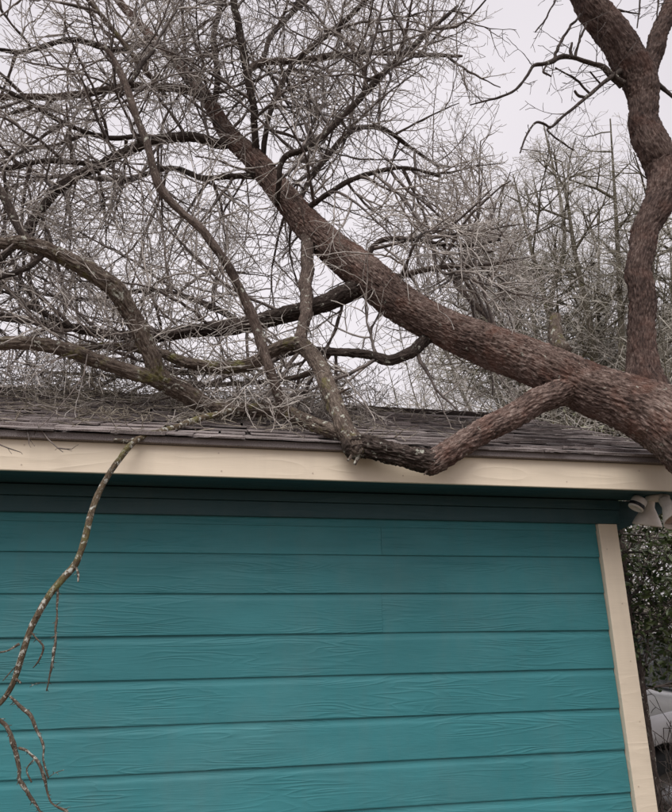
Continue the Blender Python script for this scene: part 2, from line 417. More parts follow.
# shingles of the front slope, tab by tab
cs, sn = 1/math.sqrt(1+SL*SL), SL/math.sqrt(1+SL*SL)
ang = math.atan(SL)
def tab_mesh(w, th, cut):
    d = 0.20; v = []; f = []
    nx = 4
    for k, (yy, zz) in enumerate(((0, 0), (0, th), (d*.45, th*.62), (d, th*.28), (d, 0))):
        for i in range(nx+1):
            x = w*i/nx
            e = (random.uniform(-.002, .002) if k < 2 else 0)
            e2 = (random.uniform(-.0012, .0022) if k in (0, 1, 2) else 0)
            v.append((x+(cut*(yy/d) if i == 0 else -cut*(yy/d) if i == nx else 0), yy+e, zz+e2))
    m_ = nx+1
    for k in range(5):
        for i in range(nx):
            a, c = k*m_, ((k+1) % 5)*m_
            f.append((a+i, a+i+1, c+i+1, c+i))
    f += [tuple(k*m_ for k in range(5)), tuple(k*m_+nx for k in range(5))[::-1]]
    return fix_normals(mesh_py('shingle', v, f))
widths = [.11, .145, .18, .22, .28, .33]
TABS = {w: [tab_mesh(w, th, random.uniform(-.008, .012)) for th in (.006, .009, .013)] for w in widths}
E2 = 0.143; ncourse = int((YR-YE)/cs/E2)
for r in range(ncourse+1):
    x = XRL+random.uniform(-.12, 0)*0+.0; s = -0.012+r*E2
    y = YE+s*cs; zz = zroof(YE)+s*sn-.005
    x = -1.60 + (random.uniform(-.15, .0))
    while x < XRR+.006:
        w = random.choice(widths)
        gap = random.choice([.001, .002, .004, .012, .03]) if r else .002
        if x+w > XRR+.012: w = min(widths, key=lambda q: abs(q-(XRR+.01-x)))
        me = random.choice(TABS[w])
        curl = random.choice([0, 0, 0, 0.004, 0.01, 0.02, 0.04 if x > 1.2 else .01])
        o = link('shingle', me, M_shingle, roof, loc=(x, y-random.uniform(0, .010), zz+random.uniform(0, .004)+curl*.14),
                 rot=(ang-curl*.9-0.03, 0, random.uniform(-.012, .012)))
        x += w+gap
# the rest of the roof, out of view: courses in one piece each
vv, ff = [], []
for r in range(ncourse+1):
    s = -.012+r*E2; y = YE+s*cs; zz = zroof(YE)+s*sn-.010
    for (xa, xb, ya, sg) in ((XRL, -1.64, y, 1), (XRL, XRR, 2*YR-y, -1)):
        b0 = len(vv); vv += [(xa, ya, zz), (xb, ya, zz), (xb, ya, zz+.009), (xa, ya, zz+.009), (xb, ya+sg*.2*cs, zz+.2*sn-.004), (xa, ya+sg*.2*cs, zz+.2*sn-.004)]
        ff += [(b0, b0+1, b0+2, b0+3), (b0+3, b0+2, b0+4, b0+5)]
o = link('shingle_courses', mesh_py('shingle_courses', vv, ff), M_shingle, roof); tag(o, kind='stuff')
for i in range(24):
    x = XRL+i*.25
    o = link('ridge_cap', fix_normals(mesh_py('ridge_cap', *prism([(YR-.14, zroof(YR)-.058), (YR, zroof(YR)+.002), (YR+.14, zroof(YR)-.058), (YR+.14, zroof(YR)-.044), (YR, zroof(YR)+.014), (YR-.14, zroof(YR)-.044)], x, min(x+.245, XRR), 'x'))), M_shingle, roof)

# ------------------------------------------------------------------ the security light under the eave
M_lamp = plain('weathered_almond_plastic', (0.72, 0.64, 0.57), 0.5, var=.12, scale=20)
M_lampin = plain('lamp_reflector_glass', (0.42, 0.30, 0.25), 0.25, var=.15, scale=30, coat=.6)
M_black = plain('dark_plastic', (0.02, 0.02, 0.022), 0.4)
def lathe(prof, n=28):
    v = []; f = []; k = len(prof)
    for i in range(n):
        a = 2*math.pi*i/n
        for r, h in prof: v.append((r*math.cos(a), r*math.sin(a), h))
    for i in range(n):
        for j in range(k-1): f.append((i*k+j, ((i+1) % n)*k+j, ((i+1) % n)*k+j+1, i*k+j+1))
    return v, f
def aimed(name, me, mat, parent, p, d):
    q = Vector(d).to_track_quat('Z', 'Y')
    o = link(name, me, mat, parent); o.rotation_mode = 'QUATERNION'; o.rotation_quaternion = q; o.location = Vector(p); return o
lp = Vector(P(657, 496, 2.80)); lp.z = ZFB+.004
lamp = empty('security_light', (lp.x, lp.y, lp.z))
tag(lamp, 'almond twin-head motion sensor floodlight screwed under the eave beside the corner trim', 'floodlight')
me = mesh_py('mounting_plate', *lathe([(0, 0), (.055, 0), (.058, -.006), (.056, -.02), (.045, -.026), (0, -.026)]), smooth=True)
link('mounting_plate', fix_normals(me), M_lamp, lamp, loc=(lp.x, lp.y, lp.z-.0005))
bell = [(1.28*a_, 1.18*b_) for a_, b_ in [(0, 0), (.019, 0), (.022, .008), (.022, .034), (.025, .042), (.030, .052), (.040, .075), (.049, .095), (.054, .110), (.0555, .116), (.053, .117), (.050, .112), (.046, .094), (.036, .074), (.02, .062), (0, .060)]]
def head(p, d):
    h = aimed('lamp_head', mesh_py('lamp_head', *lathe(bell), smooth=True), M_lamp, lamp, p, d)
    l = mesh_py('lens', *lathe([(1.28*a_, 1.18*b_) for a_, b_ in [(0, .090), (.02, .089), (.044, .0935), (.0455, .098), (.03, .102), (0, .104)]]), smooth=True)
    o = bpy.data.objects.new('lens', l); C.objects.link(o); l.materials.append(M_lampin); o.parent = h
    kn = mesh_py('swivel_joint', *lathe([(0, -.03), (.010, -.03), (.013, -.02), (.013, .0), (.017, .004), (0, .004)], 16), smooth=True)
    o = bpy.data.objects.new('swivel_joint', kn); C.objects.link(o); kn.materials.append(M_lamp); o.parent = h
p1 = P(649, 499, 2.84); p2 = P(663, 499, 2.74)
head(p1, (-.12, .2, -1)); head(p2, (0.04, -.52, -.85))
# sensor: a drum with a lens window on a short arm
ps = Vector(P(637, 505, 2.78))
sens = aimed('motion_sensor', fix_normals(mesh_py('motion_sensor', *lathe([(1.35*a_, 1.25*b_) for a_, b_ in [(0, -.036), (.012, -.036), (.024, -.031), (.028, -.022), (.028, .014), (.026, .0175), (.0225, .018), (.022, .016), (0, .015)]]), smooth=True)), M_lamp, lamp, ps, (-.55, .1, -.85))
w = mesh_py('sensor_window', *lathe([(.0385, -.004), (.0394, .0), (.0394, .010), (.0385, .014)], 24), smooth=True)
o = bpy.data.objects.new('sensor_window', w); C.objects.link(o); w.materials.append(M_black); o.parent = sens

# ------------------------------------------------------------------ wood: limbs, twigs
def spline(ctrl, step):
    """Catmull-Rom through (x,y,z,r) rows, resampled at about `step` metres"""
    c = np.asarray(ctrl, float); c = np.vstack([2*c[0]-c[1], c, 2*c[-1]-c[-2]]); c[:, 3] = np.maximum(c[:, 3], .0008)
    out = []
    for i in range(1, len(c)-2):
        n = max(2, int(np.linalg.norm(c[i+1, :3]-c[i, :3])/step)+1)
        t = np.linspace(0, 1, n, endpoint=False)[:, None]
        a, b, d, e = c[i-1], c[i], c[i+1], c[i+2]
        out.append(.5*((2*b)+(-a+d)*t+(2*a-5*b+4*d-e)*t*t+(-a+3*b-3*d+e)*t**3))
    out.append(c[-2][None]); o = np.vstack(out); o[:, 3] = np.maximum(o[:, 3], .0006); return o
WS = 0.95
def pxpath(pts):
    """(px,py,Y,width_px) -> (x,y,z,radius)"""
    r = []
    for px, py, Y, w in pts:
        p = P(px, py, Y); r.append((*p, w*WS*.5/FPX*depth(p)))
    return r
def sweep(name, path, sides, rough=0.0, seed=0, knots=0, cap=True, wrinkle=0.0):
    """tube along path with bark relief pushed into the surface"""
    p = path[:, :3]; R = path[:, 3]; n = len(p)
    T = np.gradient(p, axis=0); T /= np.linalg.norm(T, axis=1)[:, None]
    nr = np.zeros((n, 3)); a = np.cross(T[0], [0.3, 0.2, 0.9]); a /= np.linalg.norm(a); nr[0] = a
    for i in range(1, n):
        a = nr[i-1]-T[i]*(nr[i-1] @ T[i]); nr[i] = a/np.linalg.norm(a)
    bn = np.cross(T, nr)
    s = np.concatenate([[0], np.cumsum(np.linalg.norm(np.diff(p, axis=0), axis=1))])
    th = np.linspace(0, 2*math.pi, sides, endpoint=False)
    ct, st = np.cos(th), np.sin(th)
    SS = np.repeat(s, sides); RR = np.repeat(R, sides)
    bk = np.stack([RR*np.tile(ct, n), RR*np.tile(st, n), SS], 1)
    disp = np.zeros(n*sides)
    if rough:
        q = bk+np.array([seed*3.1, seed*1.7, seed*.9])
        wob = np.stack([fbm(q*6, 2, 5), fbm(q*6, 2, 6), fbm(q*6, 2, 7)], 1)-.5
        qq = q+wob*np.array([.035, .035, .1])
        fur = (1-np.abs(2*fbm(qq*np.array([98, 98, 13.]), 3, 1)-1))**2.2            # long fibrous ridges
        pl = np.clip(worley(qq*np.array([70, 70, 21.]), 3)*2.4, 0, 1)        # scaly plates
        big = fbm(q*np.array([9, 9, 3.]), 3, 9)-.5
        fine = fbm(q*np.array([120, 120, 30.]), 2, 15)-.5
        disp = rough*(fur*2.0+pl*.75+fine*.8); disp = disp-disp.mean()+np.minimum(RR*.2, .022)*big
        if wrinkle:
            wr = np.sin(SS*2*math.pi/.035+4*fbm(q*14, 2, 21)*3)
            disp += wrinkle*wr*np.clip(fbm(q*5, 2, 31)*3-1.4, 0, 1)
    elif knots:
        q = bk+seed; disp = RR*(fbm(q*np.array([40, 40, 22.]), 3, 4)-.5)*knots
    rad = RR+disp
    v = np.repeat(p, sides, 0)+rad[:, None]*(np.repeat(nr, sides, 0)*np.tile(ct, n)[:, None]+np.repeat(bn, sides, 0)*np.tile(st, n)[:, None])
    i = np.arange(n*sides).reshape(n, sides); j = np.roll(i, -1, 1)
    f = np.stack([i[:-1], j[:-1], j[1:], i[1:]], -1).reshape(-1, 4)
    if cap:                                                   # close both ends with a fan to a centre point
        v = np.vstack([v, p[0]-T[0]*R[0]*.3, p[-1]+T[-1]*R[-1]*.4]); bk = np.vstack([bk, [[0, 0, 0]], [[0, 0, s[-1]]]])
        c0, c1 = n*sides, n*sides+1
        f = np.vstack([f, np.stack([np.full(sides//2, c0), i[0][2::2].tolist()+[i[0][0]] if sides % 2 == 0 else i[0][2::2], i[0][1::2], i[0][0::2]], 1)])
        f = np.vstack([f, np.stack([np.full(sides//2, c1), i[-1][0::2], i[-1][1::2], i[-1][2::2].tolist()+[i[-1][0]]], 1)])
    return mesh_np(name, v, f, True, {'bk': bk})

def strands_mesh(name, strands, sides=3):
    """many thin tapered tubes in one mesh"""
    pts = np.concatenate([np.array([tuple(q) for q in s[0]]) for s in strands]); rad = np.concatenate([np.array(s[1]) for s in strands])
    ln = np.array([len(s[0]) for s in strands]); st = np.concatenate([[0], np.cumsum(ln)[:-1]]); en = st+ln-1
    T = np.zeros_like(pts); T[1:-1] = pts[2:]-pts[:-2]
    T[st] = pts[st+1]-pts[st]; T[en] = pts[en]-pts[en-1]
    T /= np.linalg.norm(T, axis=1)[:, None]+1e-9
    D = pts[en]-pts[st]; D /= np.linalg.norm(D, axis=1)[:, None]+1e-9
    ref = np.cross(D, rng.normal(size=D.shape)); ref /= np.linalg.norm(ref, axis=1)[:, None]+1e-9
    rf = np.repeat(ref, ln, 0); A = rf-T*(rf*T).sum(1)[:, None]; A /= np.linalg.norm(A, axis=1)[:, None]+1e-9
    B = np.cross(T, A); V = []
    for k in range(sides):
        a = 2*math.pi*k/sides; V.append(pts+rad[:, None]*(A*math.cos(a)+B*math.sin(a)))
    V = np.stack(V, 1).reshape(-1, 3)
    m = np.ones(len(pts), bool); m[en] = False; b = np.nonzero(m)[0]*sides; F = []
    for k in range(sides):
        l = (k+1) % sides; F.append(np.stack([b+k, b+l, b+sides+l, b+sides+k], 1))
    bk = np.zeros_like(V); bk[:, :2] = V[:, :2]*3; bk[:, 2] = V[:, 2]
    return mesh_np(name, V, np.concatenate(F), True, {'bk': bk})

def rv(): return Vector((random.gauss(0, 1), random.gauss(0, 1), random.gauss(0, 1)))
def perp(d):
    v = d.cross(rv()); return v.normalized() if v.length > 1e-6 else Vector((1, 0, 0))

SEG = (0.060, 0.042, 0.031, 0.024)
SEGM = 1.0
def grow(out, p, d, L, r, lvl, ok, scale=1.0, kids=(6.0, 3.7, 2.6), droop=0.0, maxlvl=3, curl=0.25):
    """a bare twig with side twigs: zig-zags away from each side shoot"""
    seg = SEG[lvl]*scale*SEGM; n = max(2, int(L/seg)); step = L/n
    pts = [p.copy()]; dirs = [d.copy()]; w = perp(d); bend = perp(d)*random.uniform(.1, .95)
    for i in range(n):
        w = -w if random.random() < .85 else perp(d)
        d = (d+w*random.uniform(.3, 1)*curl+bend/n+rv()*curl*.22+Vector((0, 0, -droop*step*4))).normalized()
        q = p+d*step
        if not ok(q): break
        pts.append(q); dirs.append(d.copy()); p = q
    m = len(pts)
    if m < 2: return
    rad = [max(r*(1-.66*i/(m-1)), .0017*min(scale, 1.5))*random.uniform(.8, 1.3) for i in range(m)]
    out[lvl].append((pts, rad))
    if lvl >= maxlvl: return
    nk = max(1, int(round(random.gauss(kids[lvl], 1.5)*min(1.25, L/(.8, .38, .18)[lvl]/scale))))
    for k in range(nk):
        i = min(m-1, max(1, int(1+(m-1)*(k+random.random())/nk)))
        t = i/(m-1); dd = (dirs[i]*random.uniform(.25, 1.0)+perp(dirs[i])*random.uniform(.5, 1.1)).normalized()
        cl = L*random.uniform(.38, .9)*(1.1-.5*t)*(.55 if lvl == 2 else 1)
        if cl < .018*scale: continue
        grow(out, pts[i], dd, cl, min(rad[i]*.8, r*.62), lvl+1, ok, scale, kids, droop, maxlvl, curl*1.15)

# where twigs may be: above the roof, not sagging before the wall, not in the camera's face, within the crown's outline
def crown_edge(py):
    ys = (-300, 0, 40, 90, 140, 200, 240, 300, 420); xs = (420, 492, 506, 492, 480, 498, 530, 550, 520)
    return float(np.interp(py, ys, xs))
def ok_crown(q):
    if q.y < 2.15: return False
    if q.y < YE:
        if q.z < ZFT+.04: return False
    elif q.z < zroof(q.y)+.012: return False
    px, py = project(q)
    if px > crown_edge(py)+25*math.sin(q.z*9+q.y*5): return False
    return px > -140 and py > -170
def ok_any(q): return q.z > 0.05

tree = empty('fallen_tree', (3.75, 0.65, 0.0))
tag(tree, 'big bare fallen tree with reddish brown bark leaning across the shed roof', 'tree')

# --- trunk: rooted to the right of the camera, lies across the eave and over the roof
TR = [(760, 500, 2.18, 86), (715, 460, 2.31, 80), (672, 424, 2.44, 72), (630, 404, 2.58, 60), (595, 392, 2.70, 54), (560, 375, 2.82, 51), (526, 360, 2.93, 48), (480, 343, 3.05, 42), (440, 326, 3.16, 38),
      (400, 303, 3.28, 40), (363, 272, 3.4, 40), (335, 250, 3.5, 35), (309, 226, 3.6, 32), (283, 195, 3.7, 25.5), (256, 161, 3.82, 23), (228, 134, 3.95, 18.5), (211, 105, 4.05, 14), (188, 74, 4.15, 10), (160, 46, 4.25, 8), (118, 0, 4.4, 7), (85, -45, 4.5, 5)]
tp = pxpath(TR)
d0 = np.array(tp[0][:3]); rootp = np.array([3.75, 0.65, -0.05])
pre = [(*(rootp+np.array([.02, -.02, -.1])), .46), (*(rootp+np.array([-.05, .06, .25])), .31), (*(rootp*.6+d0*.4), .245), (*(rootp*.25+d0*.75), .225)]
_full = spline(pre+tp, .0054); _k = int(np.argmin(((_full[:, :3]-d0)**2).sum(1)))
_m = int(np.argmin(np.abs(_full[:, 1]-3.75)+(_full[:, 2] < 2)*9))
tpath = np.vstack([_full[:_k:6], _full[_k:_m], _full[_m::2]])
link('trunk', sweep('trunk', tpath, 210, .0068, 1, wrinkle=.0025), M_trunk, tree)

def limb(pts, mat, name='limb', sides=None, rough=None, step=None, parent=tree, seed=None, kn=.6):
    path = spline(pxpath(pts), step or .014); R = path[:, 3].max()
    big = R > .028
    sides = sides or (72 if R > .05 else 40 if big else 12)
    sd_ = seed or random.randint(2, 90)
    path = path.copy()
    k = np.concatenate([[0], np.cumsum(np.linalg.norm(np.diff(path[:, :3], axis=0), axis=1))]); amp = np.minimum(path[:, 3]*(.5 if path[:, 3].max() > .012 else 1.1), .016)          # no limb is a clean curve
    for ax in range(3): path[:, ax] += amp*(fbm(np.stack([k/(.16 if path[:, 3].max() > .012 else .05)+sd_*7, 0*k+ax*3.3, 0*k], 1), 2, ax+50)-.5)*1.6
    me = sweep(name, path, sides, (rough if rough is not None else .0065 if R > .05 else .0048 if big else 0), sd_, knots=kn)
    o = link(name, me, mat, parent); o_paths.append((o, path)); return o, path
o_paths = []

# rising limb that forks at the top right
o_rise, p_rise = limb([(657, 408, 2.52, 46), (648, 386, 2.545, 41), (643, 366, 2.56, 32), (641, 345, 2.57, 27.5), (641, 310, 2.575, 25.5), (639, 275, 2.58, 25), (642, 245, 2.58, 25.5), (651, 218, 2.58, 28), (663, 192, 2.58, 32), (661, 165, 2.58, 33),
      (648, 138, 2.58, 31), (643, 112, 2.58, 28), (641, 86, 2.58, 33), (632, 64, 2.57, 34), (615, 38, 2.56, 32), (598, 14, 2.55, 31), (583, -10, 2.54, 29), (560, -60, 2.52, 25), (548, -140, 2.5, 20), (560, -230, 2.5, 14), (552, -300, 2.5, 8)], M_rise, sides=96, step=.0072)
o_rise2, p_rise2 = limb([(640, 88, 2.58, 27), (647, 66, 2.56, 21), (656, 44, 2.54, 18), (664, 22, 2.52, 17), (674, -5, 2.5, 16), (700, -60, 2.46, 14), (715, -130, 2.42, 10)], M_rise, sides=64, step=.0075)
stub, _ = limb([(562, 352, 2.86, 17), (556, 338, 2.98, 15), (554, 326, 3.02, 13), (554, 316, 3.05, 11.5)], M_lichen)

# the limb that drops to the eave, lies along it and climbs back
o_L1a, p_L1a = limb([(618, 394, 2.69, 34), (596, 389, 2.73, 34), (574, 389, 2.75, 30), (548, 398, 2.72, 26), (510, 416, 2.66, 25), (470, 438, 2.595, 25), (446, 455, 2.55, 25), (432, 463, 2.53, 24), (426, 467, 2.525, 19)], M_trunk, step=.0055, sides=96, rough=.0062)
o_L1b, p_L1b = limb([(438, 460, 2.535, 18), (428, 461, 2.53, 24), (412, 458, 2.53, 22), (396, 454, 2.535, 21), (378, 450, 2.54, 23), (364, 447, 2.55, 24), (354, 447, 2.555, 23), (347, 450, 2.555, 15)], M_dark, step=.005, sides=96, rough=.0085)
o_L1, p_L1 = limb([(360, 456, 2.555, 17), (354, 447, 2.56, 23), (345, 431, 2.61, 20), (335, 408, 2.68, 18.5), (330, 392, 2.73, 19), (323, 374, 2.8, 17.5), (313, 357, 2.9, 17), (302, 346, 2.97, 17), (290, 343, 3.0, 14), (276, 348, 3.05, 13.5), (255, 363, 3.1, 13), (225, 367, 3.14, 12), (193, 364, 3.18, 10.5), (160, 353, 3.22, 9), (110, 346, 3.3, 7), (50, 350, 3.4, 5)], M_lichen, step=.006, sides=72, rough=.0045)
for pts in ([(352, 452, 2.545, 4), (349, 458, 2.53, 3), (347, 461, 2.525, 2)], [(358, 455, 2.54, 5), (355, 462, 2.525, 4), (354, 465, 2.52, 3.5)], [(427, 466, 2.52, 5), (426, 471, 2.51, 3.5), (424, 475, 2.505, 1.6)], [(330, 402, 2.7, 4), (341, 392, 2.68, 3), (350, 388, 2.66, 2)]):
    limb(pts, M_lichen, 'stub', sides=10, step=.005, parent=o_L1)
o_L5, p_L5 = limb([(299, 348, 3.0, 12), (304, 322, 3.1, 12.5), (307, 292, 3.25, 13.5), (308, 258, 3.45, 13.5), (306, 230, 3.6, 13)], M_limb)
o_L2, p_L2 = limb([(348, 438, 2.6, 13), (330, 430, 2.68, 14), (302, 420, 2.86, 14), (283, 412, 2.96, 14.5), (260, 410, 3.06, 14.5), (236, 409, 3.14, 14.5), (214, 409, 3.2, 17), (192, 398, 3.18, 19), (172, 386, 3.14, 20.5), (159, 374, 3.1, 20), (152, 356, 3.06, 17.5), (141, 335, 3.02, 17), (128, 312, 2.98, 18.5), (114, 289, 2.94, 18.5),
      (90, 271, 2.9, 17), (60, 256, 2.86, 15.5), (30, 245, 2.82, 14), (0, 243, 2.78, 10.5), (-50, 240, 2.7, 8), (-110, 250, 2.6, 5)], M_lichen, sides=64, step=.007)
o_L2b, p_L2b = limb([(166, 382, 3.12, 15), (145, 375, 3.06, 15), (122, 369, 3.03, 14), (100, 362, 3.0, 14), (76, 353, 2.97, 14.5), (53, 347, 2.95, 14), (28, 344, 2.92, 13.5), (0, 343, 2.9, 13), (-50, 338, 2.86, 10), (-110, 325, 2.8, 6)], M_lichen, sides=56, step=.007)
o_L2c, p_L2c = limb([(33, 246, 2.83, 11), (23, 234, 2.82, 10), (10, 208, 2.8, 9), (0, 192, 2.78, 8), (-30, 150, 2.74, 6)], M_dark)
o_L2d, p_L2d = limb([(44, 252, 2.84, 7), (30, 266, 2.84, 6.5), (10, 275, 2.82, 5.5), (-15, 282, 2.8, 5)], M_dark)
o_L3, p_L3 = limb([(286, 413, 2.95, 10), (277, 394, 2.93, 10.5), (268, 365, 2.9, 10.5), (256, 326, 2.88, 11), (241, 291, 2.85, 10), (225, 262, 2.8, 9.5), (203, 231, 2.78, 8.5), (180, 210, 2.75, 8), (162, 190, 2.72, 9), (152, 160, 2.7, 8), (140, 125, 2.7, 7.5), (128, 92, 2.68, 7.5), (116, 63, 2.67, 6.5), (104, 46, 2.66, 4.5)], M_limb, sides=24)
o_L3b, p_L3b = limb([(130, 84, 2.68, 5), (138, 70, 2.68, 5), (146, 60, 2.69, 4.5), (155, 50, 2.7, 3.5)], M_dark)
# dead branch hanging in front of the wall
WS = 0.80
o_L4, p_L4 = limb([(236, 410, 3.12, 7), (222, 413, 3.04, 8), (195, 420, 2.9, 8), (165, 431, 2.72, 8), (137, 440, 2.585, 8), (119, 459, 2.54, 7), (105, 480, 2.525, 7), (95, 503, 2.52, 7.5), (86, 534, 2.5, 8), (80, 553, 2.49, 8), (73, 567, 2.49, 8.5), (52, 592, 2.48, 8), (34, 622, 2.47, 8), (22, 655, 2.465, 7.5), (12, 685, 2.46, 7), (0, 703, 2.455, 6), (-12, 712, 2.45, 5)], M_hang, 'hanging_branch', sides=20)
sub = [([(140, 438, 2.59, 6), (128, 441, 2.56, 6), (115, 441, 2.54, 5)], 0), ([(-12, 712, 2.45, 4), (0, 721, 2.45, 4.5), (11, 734, 2.45, 4.5), (18, 762, 2.445, 4.5), (21, 781, 2.44, 4.5), (28, 795, 2.44, 4), (38, 809, 2.44, 4), (50, 830, 2.43, 3)], 0),
    ([(9, 696, 2.46, 4), (24, 709, 2.46, 4), (32, 718, 2.455, 4.5), (39, 733, 2.45, 3.2), (44, 748, 2.45, 3.2), (43, 760, 2.445, 2.8), (48, 778, 2.44, 3)], 1),
    ([(18, 748, 2.445, 3), (28, 751, 2.44, 3), (37, 761, 2.435, 3), (43, 776, 2.43, 3), (48, 795, 2.43, 3), (53, 804, 2.42, 3), (68, 812, 2.41, 2.4)], 1),
    ([(58, 585, 2.48, 2.2), (57, 605, 2.48, 2.4), (57, 622, 2.48, 2.6), (55, 645, 2.475, 3.4), (51, 668, 2.47, 3), (46, 691, 2.465, 2)], 1),
    ([(29, 629, 2.47, 2.6), (37, 638, 2.46, 2.6), (44, 647, 2.455, 2.6), (39, 660, 2.45, 2), (33, 668, 2.45, 1.3)], 1),
    ([(20, 644, 2.465, 2.5), (8, 650, 2.45, 2.2), (-6, 653, 2.44, 2)], 1), ([(76, 567, 2.49, 2.6), (78, 574, 2.485, 2.4), (78, 582, 2.48, 1.8)], 1),
    ([(16, 666, 2.46, 1.2), (10, 673, 2.45, 1.2), (3, 681, 2.44, .9)], 1), ([(15, 678, 2.46, 3), (21, 683, 2.455, 2)], 1), ([(32, 782, 2.44, 1.4), (27, 770, 2.44, 1.6), (33, 760, 2.44, 1.8)], 1),
    ([(48, 778, 2.44, 1.2), (55, 773, 2.435, 1.1), (64, 770, 2.43, .8)], 1), ([(46, 683, 2.47, 1), (38, 683, 2.465, 1), (30, 687, 2.46, .8)], 1)]
for pts, kk in sub:
    limb(pts, M_hangtwig, 'side_twig', sides=10, step=.006, parent=o_L4, kn=1.5)
WS = 0.95
# nodes and buds along the hanging branch's twigs
bud = ([], [], [], [])
for o, pa in o_paths:
    if o.name.startswith('side_twig') or o is o_L4:
        for i in range(4, len(pa)-1, 2 if o is not o_L4 else 5):
            if random.random() < .6:
                d = Vector(pa[i, :3]-pa[i-1, :3]).normalized()
                grow(bud, Vector(pa[i, :3]), (perp(d)+d*.5).normalized(), random.uniform(.006, .022), max(.0012, pa[i, 3]*.45), 3, ok_any, .25)
o = link('bud_twigs', strands_mesh('bud_twigs', bud[3], 5), M_hangtwig, o_L4); tag(o, kind='stuff')

# inner limbs of the crown
LIMBS = {}
def L(key, pts, mat, **kw): LIMBS[key] = limb(pts, mat, **kw)
L('6', [(368, 280, 3.4, 24), (350, 291, 3.42, 21), (328, 302, 3.44, 18.5), (300, 312, 3.46, 17), (270, 319, 3.5, 16), (235, 326, 3.55, 14.5), (195, 331, 3.6, 13), (150, 336, 3.65, 11), (100, 333, 3.7, 9), (40, 322, 3.8, 7), (-60, 310, 3.9, 5)], M_dark)
L('7', [(432, 334, 3.2, 12), (422, 343, 3.2, 12), (408, 354, 3.2, 11), (391, 361, 3.2, 10.5), (376, 357, 3.22, 10), (363, 354, 3.25, 9), (331, 352, 3.32, 8), (300, 350, 3.4, 7.5), (262, 362, 3.5, 7), (215, 372, 3.6, 6), (150, 372, 3.7, 5)], M_dark)
L('8', [(277, 205, 3.66, 6), (279, 180, 3.5, 6), (284, 158, 3.42, 6.5), (303, 151, 3.36, 7), (322, 137, 3.33, 7), (345, 114, 3.3, 7), (372, 86, 3.25, 6.5), (392, 66, 3.22, 6.5), (410, 48, 3.2, 6), (434, 26, 3.18, 5), (458, 6, 3.15, 3)], M_dark)
L('9', [(255, 158, 3.82, 8), (254, 130, 3.72, 7), (252, 95, 3.6, 7.5), (242, 48, 3.5, 8), (236, 12, 3.42, 7), (231, -30, 3.36, 6), (235, -90, 3.3, 4)], M_dark)
L('10', [(262, 165, 3.8, 6), (268, 120, 3.68, 5.5), (291, 66, 3.56, 5.5), (312, 47, 3.52, 5.5), (336, 28, 3.5, 5.5), (365, 0, 3.4, 5), (395, -40, 3.3, 4)], M_dark)
L('11', [(246, 72, 3.56, 6), (263, 62, 3.6, 6.5), (300, 60, 3.65, 7), (341, 55, 3.7, 6.5), (380, 53, 3.74, 5), (420, 55, 3.8, 5), (462, 56, 3.9, 2.6)], M_limb)
L('12', [(232, 142, 3.93, 11), (218, 144, 3.9, 10), (205, 140, 3.88, 9.5), (180, 138, 3.85, 9.5), (143, 144, 3.8, 10), (112, 160, 3.74, 9), (82, 174, 3.68, 9), (54, 194, 3.6, 9), (33, 222, 3.55, 8), (10, 250, 3.5, 7), (-40, 290, 3.4, 5)], M_dark)
L('13', [(165, 140, 3.83, 6), (140, 136, 3.8, 5.5), (107, 138, 3.72, 5), (68, 125, 3.65, 5), (21, 98, 3.55, 4.5), (-30, 74, 3.45, 3)], M_dark)
L('14', [(212, 104, 4.05, 9), (190, 92, 4.0, 8), (160, 88, 3.95, 7.5), (118, 87, 3.9, 7), (71, 96, 3.85, 7), (25, 97, 3.8, 6), (-40, 100, 3.7, 4)], M_limb)
L('15', [(105, 164, 3.72, 6), (89, 163, 3.7, 5.5), (43, 161, 3.66, 5.5), (11, 167, 3.62, 5), (-40, 172, 3.6, 3)], M_dark)
L('16', [(213, 108, 4.04, 7), (217, 80, 3.95, 6.5), (214, 38, 3.85, 6), (220, 0, 3.8, 5.5), (214, -60, 3.7, 4)], M_dark)
L('17', [(168, 98, 3.5, 3.5), (152, 78, 3.42, 4), (139, 64, 3.35, 4.5), (107, 22, 3.25, 4.5), (86, -2, 3.2, 4), (60, -40, 3.1, 3)], M_lichen)
L('18', [(300, 215, 3.62, 7), (323, 197, 3.5, 6), (347, 182, 3.44, 5.5), (375, 172, 3.4, 5), (405, 168, 3.36, 4), (440, 176, 3.3, 3)], M_dark)
L('19', [(352, 262, 3.42, 8), (366, 258, 3.4, 7), (374, 246, 3.38, 6), (388, 239, 3.36, 5.5), (420, 241, 3.34, 4.5), (462, 246, 3.3, 3.5), (500, 240, 3.26, 2)], M_dark)
L('20', [(378, 278, 3.36, 8), (398, 277, 3.34, 7), (416, 272, 3.34, 6.5), (434, 268, 3.34, 6), (455, 266, 3.36, 5), (490, 264, 3.4, 4), (520, 262, 3.45, 2)], M_limb)
L('21', [(296, 205, 3.62, 6), (318, 168, 3.72, 5.5), (350, 132, 3.82, 5.5), (378, 128, 3.9, 5), (406, 144, 3.98, 4), (440, 168, 4.05, 3)], M_dark)
L('22', [(270, 178, 3.76, 7), (240, 176, 3.9, 6), (205, 178, 4.05, 6), (170, 168, 4.2, 5.5), (120, 180, 4.35, 5), (60, 176, 4.5, 4), (0, 190, 4.6, 3)], M_dark)
L('23', [(250, 330, 3.53, 8), (228, 315, 3.7, 7), (195, 300, 3.9, 6), (150, 290, 4.1, 5), (90, 300, 4.3, 4), (20, 290, 4.5, 3)], M_dark)
L('24', [(262, 60, 3.6, 5), (272, 34, 3.7, 5), (296, 10, 3.8, 4.5), (330, -20, 3.9, 4)], M_dark)
L('25', [(330, 352, 3.32, 6), (312, 372, 3.5, 6), (280, 380, 3.7, 5.5), (235, 384, 3.9, 5), (180, 384, 4.1, 5), (110, 376, 4.25, 4), (40, 372, 4.4, 3)], M_limb)
